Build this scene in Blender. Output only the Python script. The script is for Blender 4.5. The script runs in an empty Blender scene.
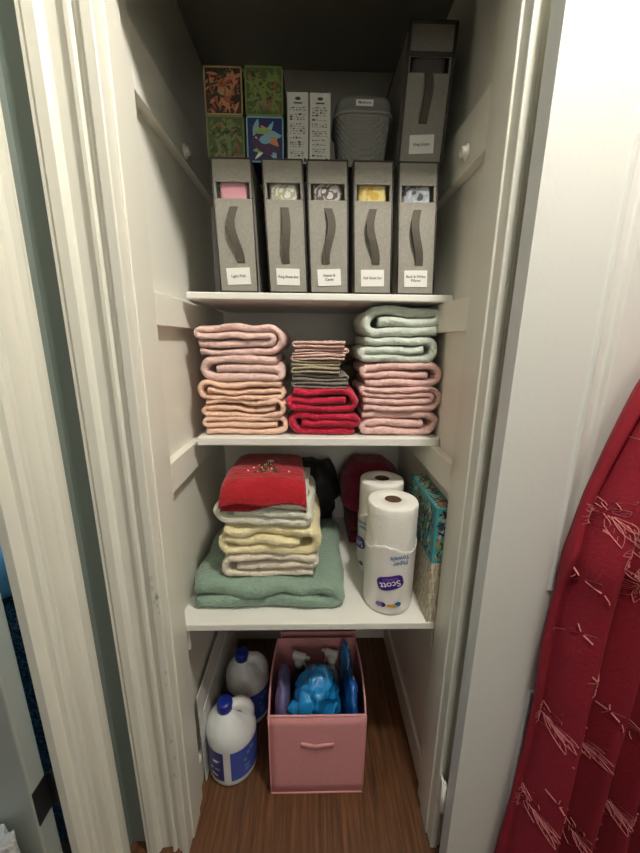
import bpy, bmesh, math, random
from mathutils import Vector, Matrix, noise
import numpy as np

# ------------------------------------------------------------------ camera
S = bpy.context.scene
C = S.collection
H = 1.235                      # camera height above the floor
F, PITCH, YAW, ROLL, CX = 350.5, math.radians(13.75), math.radians(1.38), math.radians(-0.59), -0.002
fw = Vector((math.sin(YAW)*math.cos(PITCH), math.cos(YAW)*math.cos(PITCH), -math.sin(PITCH)))
r0 = Vector((math.cos(YAW), -math.sin(YAW), 0)); u0 = r0.cross(fw)
rt = math.cos(ROLL)*r0 - math.sin(ROLL)*u0; up = math.cos(ROLL)*u0 + math.sin(ROLL)*r0
cd = bpy.data.cameras.new('camera'); cam = bpy.data.objects.new('camera', cd); C.objects.link(cam)
M = Matrix((rt, up, -fw)).transposed().to_4x4(); M.translation = Vector((CX, 0, H)); cam.matrix_world = M
cd.sensor_fit = 'VERTICAL'; cd.sensor_height = 24; cd.lens = 24*F/853; cd.clip_start = .01
S.camera = cam
# ------------------------------------------------------------------ light, exposure
LAMP = (.32, .21, 2.115); LAMP_STRENGTH = 425.0; LAMP_COL = (1, .955, .875)
WORLD = (.72, .78, .85); WORLD_STRENGTH = .09
w = bpy.data.worlds.new('world'); S.world = w; w.use_nodes = True
w.node_tree.nodes['Background'].inputs[0].default_value = (*WORLD, 1)
w.node_tree.nodes['Background'].inputs[1].default_value = WORLD_STRENGTH
def area(name, loc, rot, sx, sy, e, col):
    l = bpy.data.lights.new(name, 'AREA'); l.shape = 'RECTANGLE'; l.size = sx; l.size_y = sy; l.energy = e; l.color = col
    o = bpy.data.objects.new(name, l); o.location = loc; o.rotation_euler = rot; C.objects.link(o); return o
# daylight coming into the side room through its window
area('side_room_daylight', (-1.75, .55, 1.35), (0, math.radians(-68), 0), .8, 1.0, 13, (.45, .75, 1))
area('hall_fill', (.30, -1.45, 1.45), (math.radians(80), 0, 0), .9, 1.1, 5.5, (1, .965, .92))  # added fill light shining into the closet from behind the camera
S.view_settings.view_transform = 'Standard'; S.view_settings.look = 'None'
S.view_settings.exposure = 0.16; S.view_settings.gamma = 1; S.view_settings.use_curve_mapping = False

# ------------------------------------------------------------------ materials
def lin(c):
    return tuple(((x/255)/12.92 if x/255 <= .04045 else ((x/255+.055)/1.055)**2.4) for x in c)
def mat(name, rgb, rough=.6, bump=0, bscale=200, var=0, vscale=8, metal=0, sheen=0, coat=0, btype='noise', trans=0, sss=0, ior=None):
    m = bpy.data.materials.new(name); m.use_nodes = True
    nt = m.node_tree; b = nt.nodes['Principled BSDF']; c = lin(rgb)
    b.inputs['Base Color'].default_value = (*c, 1); b.inputs['Roughness'].default_value = rough
    b.inputs['Metallic'].default_value = metal
    if sheen: b.inputs['Sheen Weight'].default_value = sheen; b.inputs['Sheen Roughness'].default_value = .5
    if coat: b.inputs['Coat Weight'].default_value = coat; b.inputs['Coat Roughness'].default_value = .2
    if trans: b.inputs['Transmission Weight'].default_value = trans
    if sss:
        b.inputs['Subsurface Weight'].default_value = sss; b.inputs['Subsurface Radius'].default_value = (.02, .02, .02)
    tc = nt.nodes.new('ShaderNodeTexCoord')
    if var:
        n = nt.nodes.new('ShaderNodeTexNoise'); n.inputs['Scale'].default_value = vscale; n.inputs['Detail'].default_value = 4
        nt.links.new(tc.outputs['Object'], n.inputs['Vector'])
        mx = nt.nodes.new('ShaderNodeMix'); mx.data_type = 'RGBA'
        mx.inputs[6].default_value = (*[x*(1-var) for x in c], 1); mx.inputs[7].default_value = (*[min(1, x*(1+var)) for x in c], 1)
        nt.links.new(n.outputs['Fac'], mx.inputs[0]); nt.links.new(mx.outputs[2], b.inputs['Base Color'])
    if bump:
        if btype == 'noise':
            n = nt.nodes.new('ShaderNodeTexNoise'); n.inputs['Scale'].default_value = bscale; n.inputs['Detail'].default_value = 3; o = n.outputs['Fac']
        elif btype == 'cell':
            n = nt.nodes.new('ShaderNodeTexVoronoi'); n.inputs['Scale'].default_value = bscale; o = n.outputs['Distance']
        nt.links.new(tc.outputs['Object'], n.inputs['Vector'])
        bp = nt.nodes.new('ShaderNodeBump'); bp.inputs['Strength'].default_value = min(1, bump); bp.inputs['Distance'].default_value = .002*max(1, bump)
        nt.links.new(o, bp.inputs['Height']); nt.links.new(bp.outputs[0], b.inputs['Normal'])
    return m
def terry(name, rgb, var=.10):
    m = mat(name, rgb, .95, 1.0, 300, var, 45, sheen=.2)
    nt = m.node_tree; b = nt.nodes['Principled BSDF']; tc = [n for n in nt.nodes if n.type == 'TEX_COORD'][0]; b1 = [n for n in nt.nodes if n.type == 'BUMP'][0]
    n = nt.nodes.new('ShaderNodeTexNoise'); n.inputs['Scale'].default_value = 95; n.inputs['Detail'].default_value = 3; nt.links.new(tc.outputs['Object'], n.inputs['Vector'])
    bp = nt.nodes.new('ShaderNodeBump'); bp.inputs['Strength'].default_value = .9; bp.inputs['Distance'].default_value = .006
    nt.links.new(n.outputs['Fac'], bp.inputs['Height']); nt.links.new(bp.outputs[0], b1.inputs['Normal'])
    return m
def emis(name, rgb, s):
    m = bpy.data.materials.new(name); m.use_nodes = True; b = m.node_tree.nodes['Principled BSDF']
    b.inputs['Base Color'].default_value = (*rgb, 1); b.inputs['Emission Color'].default_value = (*rgb, 1); b.inputs['Emission Strength'].default_value = s
    return m
def wood():
    m = bpy.data.materials.new('wood_floor'); m.use_nodes = True; nt = m.node_tree; b = nt.nodes['Principled BSDF']
    tc = nt.nodes.new('ShaderNodeTexCoord'); mp = nt.nodes.new('ShaderNodeMapping'); mp.inputs['Scale'].default_value = (60, 3.2, 1)
    nt.links.new(tc.outputs['Object'], mp.inputs['Vector'])
    n = nt.nodes.new('ShaderNodeTexNoise'); n.inputs['Scale'].default_value = 1.6; n.inputs['Detail'].default_value = 8; n.inputs['Roughness'].default_value = .65
    nt.links.new(mp.outputs[0], n.inputs['Vector'])
    cr = nt.nodes.new('ShaderNodeValToRGB'); e = cr.color_ramp.elements
    e[0].position = .32; e[0].color = (*lin((56, 34, 20)), 1); e[1].position = .72; e[1].color = (*lin((128, 86, 52)), 1)
    x = cr.color_ramp.elements.new(.5); x.color = (*lin((94, 60, 34)), 1)
    nt.links.new(n.outputs['Fac'], cr.inputs[0])
    # plank joints every 10 cm
    sx = nt.nodes.new('ShaderNodeSeparateXYZ'); nt.links.new(tc.outputs['Object'], sx.inputs[0])
    def math_(op, a, v):
        k = nt.nodes.new('ShaderNodeMath'); k.operation = op; nt.links.new(a, k.inputs[0]); k.inputs[1].default_value = v; return k.outputs[0]
    f = math_('FRACT', math_('MULTIPLY', math_('ADD', sx.outputs[0], 5.03), 14.0), 0)
    g = math_('LESS_THAN', f, .012)
    mx = nt.nodes.new('ShaderNodeMix'); mx.data_type = 'RGBA'; nt.links.new(g, mx.inputs[0]); nt.links.new(cr.outputs[0], mx.inputs[6]); mx.inputs[7].default_value = (.03, .017, .009, 1)
    nt.links.new(mx.outputs[2], b.inputs['Base Color']); b.inputs['Roughness'].default_value = .42
    bp = nt.nodes.new('ShaderNodeBump'); bp.inputs['Strength'].default_value = .25; bp.inputs['Distance'].default_value = .001
    nt.links.new(n.outputs['Fac'], bp.inputs['Height']); nt.links.new(bp.outputs[0], b.inputs['Normal'])
    return m
def film(name, tint=(1, 1, 1), a=.04):
    m = bpy.data.materials.new(name); m.use_nodes = True; nt = m.node_tree; nt.nodes.clear()
    o = nt.nodes.new('ShaderNodeOutputMaterial'); t = nt.nodes.new('ShaderNodeBsdfTransparent'); t.inputs[0].default_value = (*tint, 1)
    g = nt.nodes.new('ShaderNodeBsdfGlossy'); g.inputs['Roughness'].default_value = .08
    x = nt.nodes.new('ShaderNodeMixShader'); x.inputs[0].default_value = a
    nt.links.new(t.outputs[0], x.inputs[1]); nt.links.new(g.outputs[0], x.inputs[2]); nt.links.new(x.outputs[0], o.inputs[0]); return m
def cellmat(name, cols, scale=28, rough=.6, dist=0.0, stretch=(1, 1, 1)):
    m = bpy.data.materials.new(name); m.use_nodes = True; nt = m.node_tree; b = nt.nodes['Principled BSDF']; b.inputs['Roughness'].default_value = rough
    tc = nt.nodes.new('ShaderNodeTexCoord'); mp = nt.nodes.new('ShaderNodeMapping'); mp.inputs['Scale'].default_value = stretch
    nt.links.new(tc.outputs['Object'], mp.inputs[0])
    n = nt.nodes.new('ShaderNodeTexNoise'); n.inputs['Scale'].default_value = scale; n.inputs['Detail'].default_value = 1.5; n.inputs['Distortion'].default_value = dist
    nt.links.new(mp.outputs[0], n.inputs['Vector'])
    cr = nt.nodes.new('ShaderNodeValToRGB'); cr.color_ramp.interpolation = 'CONSTANT'
    el = cr.color_ramp.elements; k = len(cols)
    while len(el) < k: el.new(.5)
    for i, c in enumerate(cols):
        el[i].position = 0 if i == 0 else .30 + .42*(i-1)/(max(1, k-1)); el[i].color = (*lin(c), 1)
    nt.links.new(n.outputs['Fac'], cr.inputs[0]); nt.links.new(cr.outputs[0], b.inputs['Base Color']); return m

WHITE = mat('white_gloss_paint', (226, 223, 210), .42, .12, 60, .02, 5)
WHITE_IN = mat('white_closet_paint', (232, 229, 217), .6, .15, 45, .03, 6)
DOORW = mat('white_door_paint', (216, 214, 207), .45, .18, 90, .015, 9)
SHELFW = mat('white_shelf_paint', (232, 230, 221), .4, .06, 60, .02, 9)
SAGEWALL = mat('grey_green_wall_paint', (128, 138, 130), .8, .2, 80)
GREYFABX = 0
CEIL = mat('ceiling_paint', (214, 211, 200), .85, .2, 40)
WOOD = wood()
DARK = mat('black_metal', (22, 22, 24), .5)
GREYFAB = mat('grey_linen_fabric', (152, 148, 137), .95, 1, 500, .22, 150)
PIPING = mat('dark_grey_piping', (72, 69, 64), .9, .5, 500)
STRAP = mat('brown_grey_webbing', (88, 82, 72), .9, .8, 600)
PAPER = mat('white_label_paper', (228, 226, 218), .7)
INK = mat('black_ink', (50, 48, 46), .7)
FILM = film('clear_window_film')
BLUEGLOSS = mat('blue_cap_plastic', (22, 42, 140), .35)

# ------------------------------------------------------------------ mesh helpers
def box(bm, x0, x1, y0, y1, z0, z1, mi=0):
    v = [bm.verts.new(p) for p in ((x0,y0,z0),(x1,y0,z0),(x1,y1,z0),(x0,y1,z0),(x0,y0,z1),(x1,y0,z1),(x1,y1,z1),(x0,y1,z1))]
    for q in ((0,3,2,1),(4,5,6,7),(0,1,5,4),(1,2,6,5),(2,3,7,6),(3,0,4,7)):
        f = bm.faces.new([v[i] for i in q]); f.material_index = mi
    return v
def loops(bm, rings, cap0=True, cap1=True, closed=True, mi=0):
    vs = [[bm.verts.new(p) for p in r] for r in rings]; n = len(vs[0]); fs = []
    for a, b in zip(vs, vs[1:]):
        for i in range(n if closed else n-1):
            f = bm.faces.new((a[i], a[(i+1) % n], b[(i+1) % n], b[i])); f.material_index = mi; f.smooth = True
    if cap0: f = bm.faces.new(list(reversed(vs[0]))); f.material_index = mi
    if cap1: f = bm.faces.new(vs[-1]); f.material_index = mi
    return vs
def lathe(bm, prof, c=(0,0), seg=40, mi=0, cap0=True, cap1=True, fn=None):
    R = []
    for r, z in prof:
        ring = []
        for i in range(seg):
            a = 2*math.pi*i/seg; p = Vector((c[0]+r*math.cos(a), c[1]+r*math.sin(a), z))
            ring.append(fn(p, a, r, z) if fn else p)
        R.append(ring)
    return loops(bm, R, cap0, cap1, mi=mi)
def tube(bm, pts, r, seg=10, mi=0, squash=1, cap=True):
    pts = [Vector(p) for p in pts]; rings = []; n = None
    for i, p in enumerate(pts):
        t = (pts[min(i+1, len(pts)-1)] - pts[max(i-1, 0)]).normalized()
        if n is None:
            n = t.orthogonal().normalized()
        n = (n - t*n.dot(t)).normalized(); b = t.cross(n)
        rr = r[i] if isinstance(r, (list, tuple)) else r
        rings.append([p + (n*math.cos(2*math.pi*k/seg) + b*math.sin(2*math.pi*k/seg)*squash)*rr for k in range(seg)])
    loops(bm, rings, cap, cap, mi=mi)
def extrude_profile(bm, prof, axis_pts, mi=0):
    """prof: list of 2-tuples; axis_pts: function (a,b,t)->point for t in (0,1)"""
    loops(bm, [[axis_pts(a, b, t) for a, b in prof] for t in (0, 1)], mi=mi)
    for f in bm.faces: f.smooth = False
def obj(name, bm, mats, parent=None, loc=None, bevel=0, seg=2, smooth=None, sub=0):
    bmesh.ops.recalc_face_normals(bm, faces=bm.faces)
    me = bpy.data.meshes.new(name); bm.to_mesh(me); bm.free()
    for m in (mats if isinstance(mats, (list, tuple)) else [mats]): me.materials.append(m)
    o = bpy.data.objects.new(name, me); C.objects.link(o)
    if loc is not None: o.location = loc
    if parent is not None: o.parent = parent
    if smooth is not None:
        for p in me.polygons: p.use_smooth = smooth
    if bevel:
        b = o.modifiers.new('bevel', 'BEVEL'); b.width = bevel; b.segments = seg; b.limit_method = 'ANGLE'; b.angle_limit = math.radians(40)
    if sub:
        s = o.modifiers.new('sub', 'SUBSURF'); s.levels = s.render_levels = sub
    return o
def tag(o, label, cat, group=None, kind=None):
    o['label'] = label; o['category'] = cat
    if group: o['group'] = group
    if kind: o['kind'] = kind
    return o
def thing(name, label, cat, loc=(0,0,0), rz=0, group=None):
    o = bpy.data.objects.new(name, None); o.empty_display_size = .05; C.objects.link(o); o.location = loc; o.rotation_euler = (0, 0, rz)
    return tag(o, label, cat, group)
def struct(name, bm, m, **k):
    o = obj(name, bm, m, **k)
    if 'parent' not in k: o['kind'] = 'structure'
    return o
def B(*a, mi=0):
    bm = bmesh.new(); box(bm, *a, mi=mi); return bm
def text_bm(txt, size, fn, mi=0, bm=None, thick=.0006, align='CENTER', spacing=1, line=1.0):
    """text outline turned into a thin solid; fn maps (x, y, depth) to a local point"""
    cu = bpy.data.curves.new('t', 'FONT'); cu.body = txt; cu.size = size; cu.align_x = align; cu.align_y = 'CENTER'
    cu.space_character = spacing; cu.space_line = line; cu.resolution_u = 3; cu.offset = size*.012
    o = bpy.data.objects.new('t', cu); me = o.to_mesh()
    own = bm is None
    bm = bm or bmesh.new()
    t = bmesh.new(); t.from_mesh(me); o.to_mesh_clear(); bpy.data.objects.remove(o); bpy.data.curves.remove(cu)
    m = {}
    for v in t.verts: m[v.index] = (bm.verts.new(fn(v.co.x, v.co.y, thick)), )
    t.verts.ensure_lookup_table()
    for f in t.faces:
        try:
            g = bm.faces.new([m[v.index][0] for v in f.verts]); g.material_index = mi
        except ValueError: pass
    t.free()
    return bm

# ================================================================== THE ROOM
XJ, XW, YC, YF, YB = .30, .322, .596, .709, 1.24     # jamb face, closet wall, casing front, closet front, back wall
ZC = 2.0
bm = B(-2.6, 1.15, -1.6, 1.3, -.05, 0); struct('floor', bm, WOOD)
struct('wall_closet_left', B(-XW-.06, -XW, YF, YB+.06, 0, ZC), WHITE_IN)
struct('wall_closet_right', B(XW, XW+.06, YF, YB+.06, 0, ZC), WHITE_IN)
struct('wall_closet_back', B(-XW, XW, YB, YB+.06, 0, ZC), WHITE_IN)
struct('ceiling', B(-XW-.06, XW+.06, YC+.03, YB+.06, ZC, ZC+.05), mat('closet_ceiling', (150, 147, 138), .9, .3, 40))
bm = bmesh.new(); box(bm, -.46, 1.15, -1.6, YC+.03, 2.315, 2.36); struct('ceiling_hall', bm, CEIL)
# front wall of the closet (either side of and above the opening)
bm = bmesh.new(); box(bm, -.45, -.3175, YC+.026, YF, 0, 2.32); box(bm, .3175, 1.15, YC+.026, YF, 0, 2.32); box(bm, -.3175, .3175, YC+.026, YF, 1.812, 2.32)
struct('wall_front', bm, SAGEWALL)
# jambs and header
bm = bmesh.new(); box(bm, -.3175, -XJ, YC+.001, YF, 0, 1.812)
box(bm, -XJ-.001, -XJ+.004, YC+.028, YF-.035, 0, 1.787); struct('trim_1', bm, WHITE, bevel=.003, seg=3)
bm = bmesh.new(); box(bm, XJ, .3175, YC+.001, YF, 0, 1.812)
box(bm, XJ-.004, XJ+.001, YC+.028, YF-.035, 0, 1.787); struct('trim_2', bm, WHITE, bevel=.003, seg=3)
bm = bmesh.new(); box(bm, -XJ, XJ, YC+.001, YF, 1.787, 1.812); struct('trim_3', bm, WHITE, bevel=.002)
# casings: moulded profile (a = distance outward from the opening, b = projection)
PROF = [(.017,0),(.017,.014),(.020,.017),(.024,.018),(.027,.013),(.031,.013),(.034,.019),(.040,.019),(.043,.011),(.046,.009),
        (.070,.011),(.072,.017),(.077,.023),(.084,.023),(.093,.023),(.098,.020),(.103,.020),(.106,.016),(.106,0)]
ycb = YC+.024
def casing(name, fn, L0, L1):
    bm = bmesh.new(); loops(bm, [[fn(a, b, t) for a, b in PROF] for t in (L0, L1)])
    o = struct(name, bm, WHITE, smooth=False); return o
casing('trim_4', lambda a, b, t: (-XJ-a, ycb-b, t), 0, 1.893)
casing('trim_5', lambda a, b, t: (XJ+a, ycb-b, t), 0, 1.893)
casing('trim_6', lambda a, b, t: (t, ycb-b, 1.787+a), -.40, .40)
bm = bmesh.new()     # chipped paint on the left jamb edge
random.seed(4)
for k in range(16):
    z = .70 + random.random()*.09 if k < 9 else .25+random.random()*.35
    x = -XJ-.004-random.random()*.010; r = .0015+random.random()*.0028
    vs = [bm.verts.new((x+r*math.cos(a)*random.uniform(.6,1.2), YC+.0003, z+r*2*math.sin(a)*random.uniform(.6,1.2))) for a in (0,1,2.1,3.1,4.2,5.2)]
    bm.faces.new(vs)
o = struct('trim_16', bm, mat('chipped_paint', (204, 201, 190), .8))
# hall walls
struct('wall_left', B(-.459, -.45, .482, YF, 0, 2.32), SAGEWALL)
bm = bmesh.new(); box(bm, -.459, -.45, -1.6, -.36, 0, 2.32); box(bm, -.459, -.45, -.36, .482, 1.88, 2.32); struct('wall_hall_left', bm, SAGEWALL)
struct('wall_hall_right', B(1.13, 1.17, -1.6, YF, 0, 2.32), mat('hall_wall_paint', (150, 152, 142), .8, .2, 80))
struct('wall_hall_back', B(-.46, 1.15, -1.65, -1.6, 0, 2.32), mat('hall_back_paint', (150, 150, 142), .8, .2, 80))
# side-room doorway: casing on the left hall wall
casing('trim_7', lambda a, b, t: (-.45+b, .478+a, t), 0, 1.95)
casing('trim_8', lambda a, b, t: (-.45+b, -.36-a, t), 0, 1.95)
bm = bmesh.new(); box(bm, -.462, -.447, .472, .4975, 0, 1.88); box(bm, -.462, -.448, -.37, -.36, 0, 1.88); struct('trim_9', bm, WHITE, bevel=.001)
# side room beyond
struct('wall_side_room', B(-2.6, -.459, 1.25, 1.3, 0, 2.4), mat('navy_wall', (34, 42, 56), .8))
struct('wall_side_room_far', B(-2.65, -2.6, -1.6, 1.3, 0, 2.4), mat('navy_wall_far', (44, 54, 70), .8))
bm = B(-2.6, -.46, -1.6, 1.3, 2.4, 2.45); struct('ceiling_side_room', bm, mat('side_ceiling', (90, 98, 108), .9))
# cleats on the side walls
def cleat(n, x0, x1, y0, y1, z0, z1):
    struct('trim_%d' % n, B(x0, x1, y0, y1, z0, z1), WHITE_IN, bevel=.0015)
cleat(10, -XW, -XJ-.0005, YF, YB, H+.405, H+.505)
cleat(11, XJ+.0005, XW, YF, YB, H+.330, H+.43)
cleat(12, -XW, -XJ-.0005, YF, YB, H+.026, H+.0885)
cleat(13, XJ+.0005, XW, YF, YB, H+.022, H+.0885)
cleat(14, -XW, -XJ-.0005, YF, YB, H-.325, H-.2575)
cleat(15, XJ+.0005, XW, YF, YB, H-.325, H-.2575)
cleat(17, -XW, -XJ-.0005, YF+.012, YB, .485, .5505)
cleat(18, XJ+.0005, XW, YF+.012, YB, .485, .5505)
bm = bmesh.new(); box(bm, -XW, -XW+.013, YF, YB, 0, .09); struct('baseboard_left', bm, WHITE, bevel=.003)
bm = bmesh.new(); box(bm, XW-.013, XW, YF, YB, 0, .09); struct('baseboard_right', bm, WHITE, bevel=.003)

# closet door folded back against the wall on the right
DY0, DY1, DX0, DX1 = .536, .570, .308, .905
def door_panel_grid(bm, xs, zs, holes, y0, y1):
    for i in range(len(xs)-1):
        for j in range(len(zs)-1):
            if (i, j) in holes: continue
            box(bm, xs[i], xs[i+1], y0, y1, zs[j], zs[j+1])
bm = bmesh.new()
xs = [DX0, DX0+.117, DX1-.117, DX1]; zs = [.012, .16, .572, .800, 1.66, 1.775]
# solid leaf with two recessed panels, built as one frame with bevelled sinkings
outer = []
def rect(x0, x1, z0, z1, y): return [Vector((x0,y,z0)), Vector((x1,y,z0)), Vector((x1,y,z1)), Vector((x0,y,z1))]
def sunk(bm, x0, x1, z0, z1, y):
    d = .030
    seq = [(0,0),(.002,-.003),(.005,-.004),(.008,-.002),(.014,.014),(.034,.016),(.040,.008),(.043,.008)]
    rings = [rect(x0+a, x1-a, z0+a, z1-a, y+b) for a, b in seq]
    for a, b in zip(rings, rings[1:]):
        va = [bm.verts.new(p) for p in a]; vb = [bm.verts.new(p) for p in b]
        for i in range(4): bm.faces.new((va[i], va[(i+1)%4], vb[(i+1)%4], vb[i]))
    bm.faces.new([bm.verts.new(p) for p in rings[-1]])
for i in range(3):
    for j in range(5):
        if i == 1 and j in (1, 3): continue
        bm.faces.new([bm.verts.new(p) for p in rect(xs[i], xs[i+1], zs[j], zs[j+1], DY0)])
sunk(bm, xs[1], xs[2], zs[1], zs[2], DY0); sunk(bm, xs[1], xs[2], zs[3], zs[4], DY0)
for q in ([(DX0,DY0,zs[0]),(DX0,DY1,zs[0]),(DX0,DY1,zs[-1]),(DX0,DY0,zs[-1])], [(DX1,DY0,zs[0]),(DX1,DY1,zs[0]),(DX1,DY1,zs[-1]),(DX1,DY0,zs[-1])],
          [(DX0,DY1,zs[0]),(DX1,DY1,zs[0]),(DX1,DY1,zs[-1]),(DX0,DY1,zs[-1])], [(DX0,DY0,zs[-1]),(DX1,DY0,zs[-1]),(DX1,DY1,zs[-1]),(DX0,DY1,zs[-1])],
          [(DX0,DY0,zs[0]),(DX1,DY0,zs[0]),(DX1,DY1,zs[0]),(DX0,DY1,zs[0])]):
    bm.faces.new([bm.verts.new(p) for p in q])
bmesh.ops.remove_doubles(bm, verts=bm.verts, dist=.0001)
d1 = struct('door_1', bm, DOORW, bevel=.002)
for z in (.175,):
    bm = bmesh.new(); tube(bm, [(.303, .5735, z), (.303, .5735, z+.085)], .0055, 12); tube(bm, [(.303, .5735, z+.085), (.303, .5735, z+.091)], .0035, 10)
    box(bm, .301, .306, .5735, .5955, z+.004, z+.081)
    h = obj('hinge', bm, WHITE, d1, smooth=None); h['label'] = 'hinge painted over in white'

# side-room door on the left, open, its hinge edge towards the hall
bm = bmesh.new(); box(bm, -1.20, -.486, .448, .482, .012, 1.86)
d2 = struct('door_2', bm, mat('grey_white_door_paint', (160, 164, 156), .5, .3, 12, .05, 7), bevel=.004, seg=3)
bm = bmesh.new(); box(bm, -.4862, -.4845, .450, .482, .385, .463); box(bm, -.486, -.459, .4822, .4838, .385, .463)
tube(bm, [(-.474, .486, .383), (-.474, .486, .465)], .005, 10)
h = obj('hinge', bm, DARK, d2); h['label'] = 'black butt hinge across the gap'

# hall ceiling lamp
t = thing('ceiling_light', 'small glass globe lamp under the hall ceiling in front of the closet', 'ceiling light', LAMP)
bm = bmesh.new(); lathe(bm, [(.022, .088), (.012, .10), (.012, .165), (.06, .170), (.06, .194), (.03, .1945)], seg=40); obj('base', bm, WHITE, t)
bm = bmesh.new(); lathe(bm, [(.010, 0), (.030, .004), (.045, .018), (.052, .040), (.050, .062), (.036, .082), (.022, .090)], seg=40); obj('shade', bm, emis('lamp_glass', LAMP_COL, LAMP_STRENGTH), t)

# ================================================================== SHELVES
def shelf(label, x0, x1, y0, z0, z1):
    o = obj('closet_shelf', B(x0, x1, y0, YB-.001, z0, z1), SHELFW, bevel=.003, seg=3); tag(o, label, 'shelf', 'fixed shelves in the closet'); return o
Z1, Z2, Z3 = H+.1045, H-.236, H-.664
shelf('white painted upper shelf carrying the grey fabric boxes', -.287, .3215, .843, H+.089, Z1)
shelf('white painted middle shelf carrying the pink and mint towels', -.287, .3215, .843, H-.257, Z2)
shelf('white painted deep lower shelf carrying the green towel and paper rolls', -.3215, .3215, YF, .5515, Z3)

# rod sockets
for x, y, z, s, lab in ((-XJ, .95, H+.425, 1, 'round white closet rod socket on the left wall board'), (XJ, .79, H+.362, -1, 'round white closet rod socket on the right wall board')):
    bm = bmesh.new()
    def rr(r, d, n=24): return [Vector((s*d, r*math.cos(2*math.pi*k/n), r*math.sin(2*math.pi*k/n))) for k in range(n)]
    loops(bm, [rr(.015, 0), rr(.015, .003), rr(.010, .005), rr(.010, .012), rr(.007, .012), rr(.006, .004)])
    o = obj('rod_socket', bm, WHITE, loc=(x, y, z)); tag(o, lab, 'rod socket', 'closet rod sockets')

# ================================================================== TOWELS
def centreline(order, w, h, sway, rnd):
    n = max(order)+1; dz = h/n; t = dz*.94
    tr = [('R' if k % 2 == 0 else 'L', min(a, b), max(a, b)) for k, (a, b) in enumerate(zip(order, order[1:]))]
    def enc(side, lo, hi): return sum(1 for s, l, u in tr if s == side and l <= lo and u >= hi and (u-l) > (hi-lo))
    P = []; half = w/2 - t/2
    zc = lambda i: (i+.5)*dz
    x = -(half - .02*w - enc('L', order[0], order[0])*dz*1.15)
    for k, i in enumerate(order):
        d = 1 if k % 2 == 0 else -1
        if k < len(tr):
            s, lo, hi = tr[k]; sp = hi-lo; rz = sp*dz/2; rx = min(rz*1.05, .35*w)
            edge = d*(half - enc(s, lo, hi)*dz*1.15); xe = edge - d*rx
        else:
            s = 'R' if d > 0 else 'L'; xe = d*(half - rnd.uniform(.0, .05)*w - enc(s, i, i)*dz*1.15)
        N = 14
        for q in range(N+1): P.append((x+(xe-x)*q/N, zc(i), k))
        if k < len(tr):
            j = order[k+1]; cz = (zc(i)+zc(j))/2; up_ = 1 if j > i else -1; M_ = 6+3*sp
            for q in range(1, M_):
                a = math.pi*q/M_; P.append((xe + d*rx*math.sin(a), cz - up_*rz*math.cos(a), k+.5))
            x = xe
    return P, t
def towel_bm(order, w, h, d, seed, flip=False, amp=.0035, jag=.006, lean=0):
    rnd = random.Random(seed); P, t = centreline(order, w, h, 0, rnd)
    n = len(P); A = []; Bq = []
    for i in range(n):
        a = P[max(i-1, 0)]; b = P[min(i+1, n-1)]; dx, dz = b[0]-a[0], b[1]-a[1]; L = math.hypot(dx, dz) or 1
        A.append((-dz/L, dx/L))
    off = {}
    sec = [(0, .30), (.0025, .62), (.007, .86), (.014, .98), (.03, 1), (.06, 1), (.10, 1), (.15, 1)]
    sec = [s for s in sec if s[0] < d*.5] + [(d*.6, 1), (d*.8, 1), (d-.014, .98), (d-.006, .8), (d, .3)]
    lay = {}
    bm = bmesh.new(); rows = []
    for (y, s) in sec:
        top = []; bot = []
        for i, (x, z, k) in enumerate(P):
            kk = int(k); 
            for q in (kk, kk+1):
                if q not in lay: lay[q] = rnd.uniform(0, jag)
            fr = k-kk; jy = lay[kk]*(1-fr) + lay[kk+1]*fr
            ps = Vector((x, y, z*1.6))
            nv = noise.noise_vector(ps*13 + Vector((seed*3.1, 0, seed)))*amp*2.3
            lift = 1 + .10*math.sin(x/w*5+seed)*(z/h)
            for sg, L in ((1, top), (-1, bot)):
                px = x + sg*A[i][0]*t/2*s; pz = z + sg*A[i][1]*t/2*s
                m2 = noise.noise_vector(Vector((px, y, pz*1.4))*48 + Vector((seed, seed*2, 0)))*amp*.75
                q = Vector((px, y+jy*(1 if y < d/2 else -1), pz)) + nv*min(1, .4+pz/h) + m2
                q.x += lean*pz; q.z = max(.0004, q.z)
                if flip: q.x = -q.x
                L.append(q)
        rows.append(top + list(reversed(bot)))
    vs = [[bm.verts.new(p) for p in r] for r in rows]; N = 2*n
    for a, b in zip(vs, vs[1:]):
        for i in range(N):
            f = bm.faces.new((a[i], a[(i+1) % N], b[(i+1) % N], b[i])); f.smooth = True
    for r in (vs[0], vs[-1]):
        for i in range(n-1):
            f = bm.faces.new((r[i], r[i+1], r[N-2-i], r[N-1-i])); f.smooth = True
    return bm
G3 = [1, 0, 2]; Z3f = [0, 1, 2]; SP4 = [0, 3, 2, 1]; G4 = [2, 1, 0, 3]; Z4 = [0, 1, 2, 3]; SP4b = [1, 2, 3, 0]; Z2f = [0, 1]; G5 = [2, 1, 3, 0, 4]
def towel(label, m, order, w, h, d, loc, seed, flip=False, rz=0, group=None, amp=.0035, jag=.006, ry=0, name='folded_towel', cat='towel', lean=0):
    o = obj(name, towel_bm(order, w, h, d, seed, flip, amp, jag, lean), m, loc=loc); o.rotation_euler = (0, ry, rz)
    return tag(o, label, cat, group)
PINK = terry('blush_pink_terry', (232, 196, 187)); PEACH = terry('peach_terry', (242, 200, 174)); PINK2 = terry('soft_pink_terry', (230, 188, 180))
MINT = terry('pale_mint_terry', (208, 216, 202), .05); RASP = terry('raspberry_red_terry', (190, 18, 56)); RED = terry('christmas_red_terry', (158, 4, 22), .08)
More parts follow.
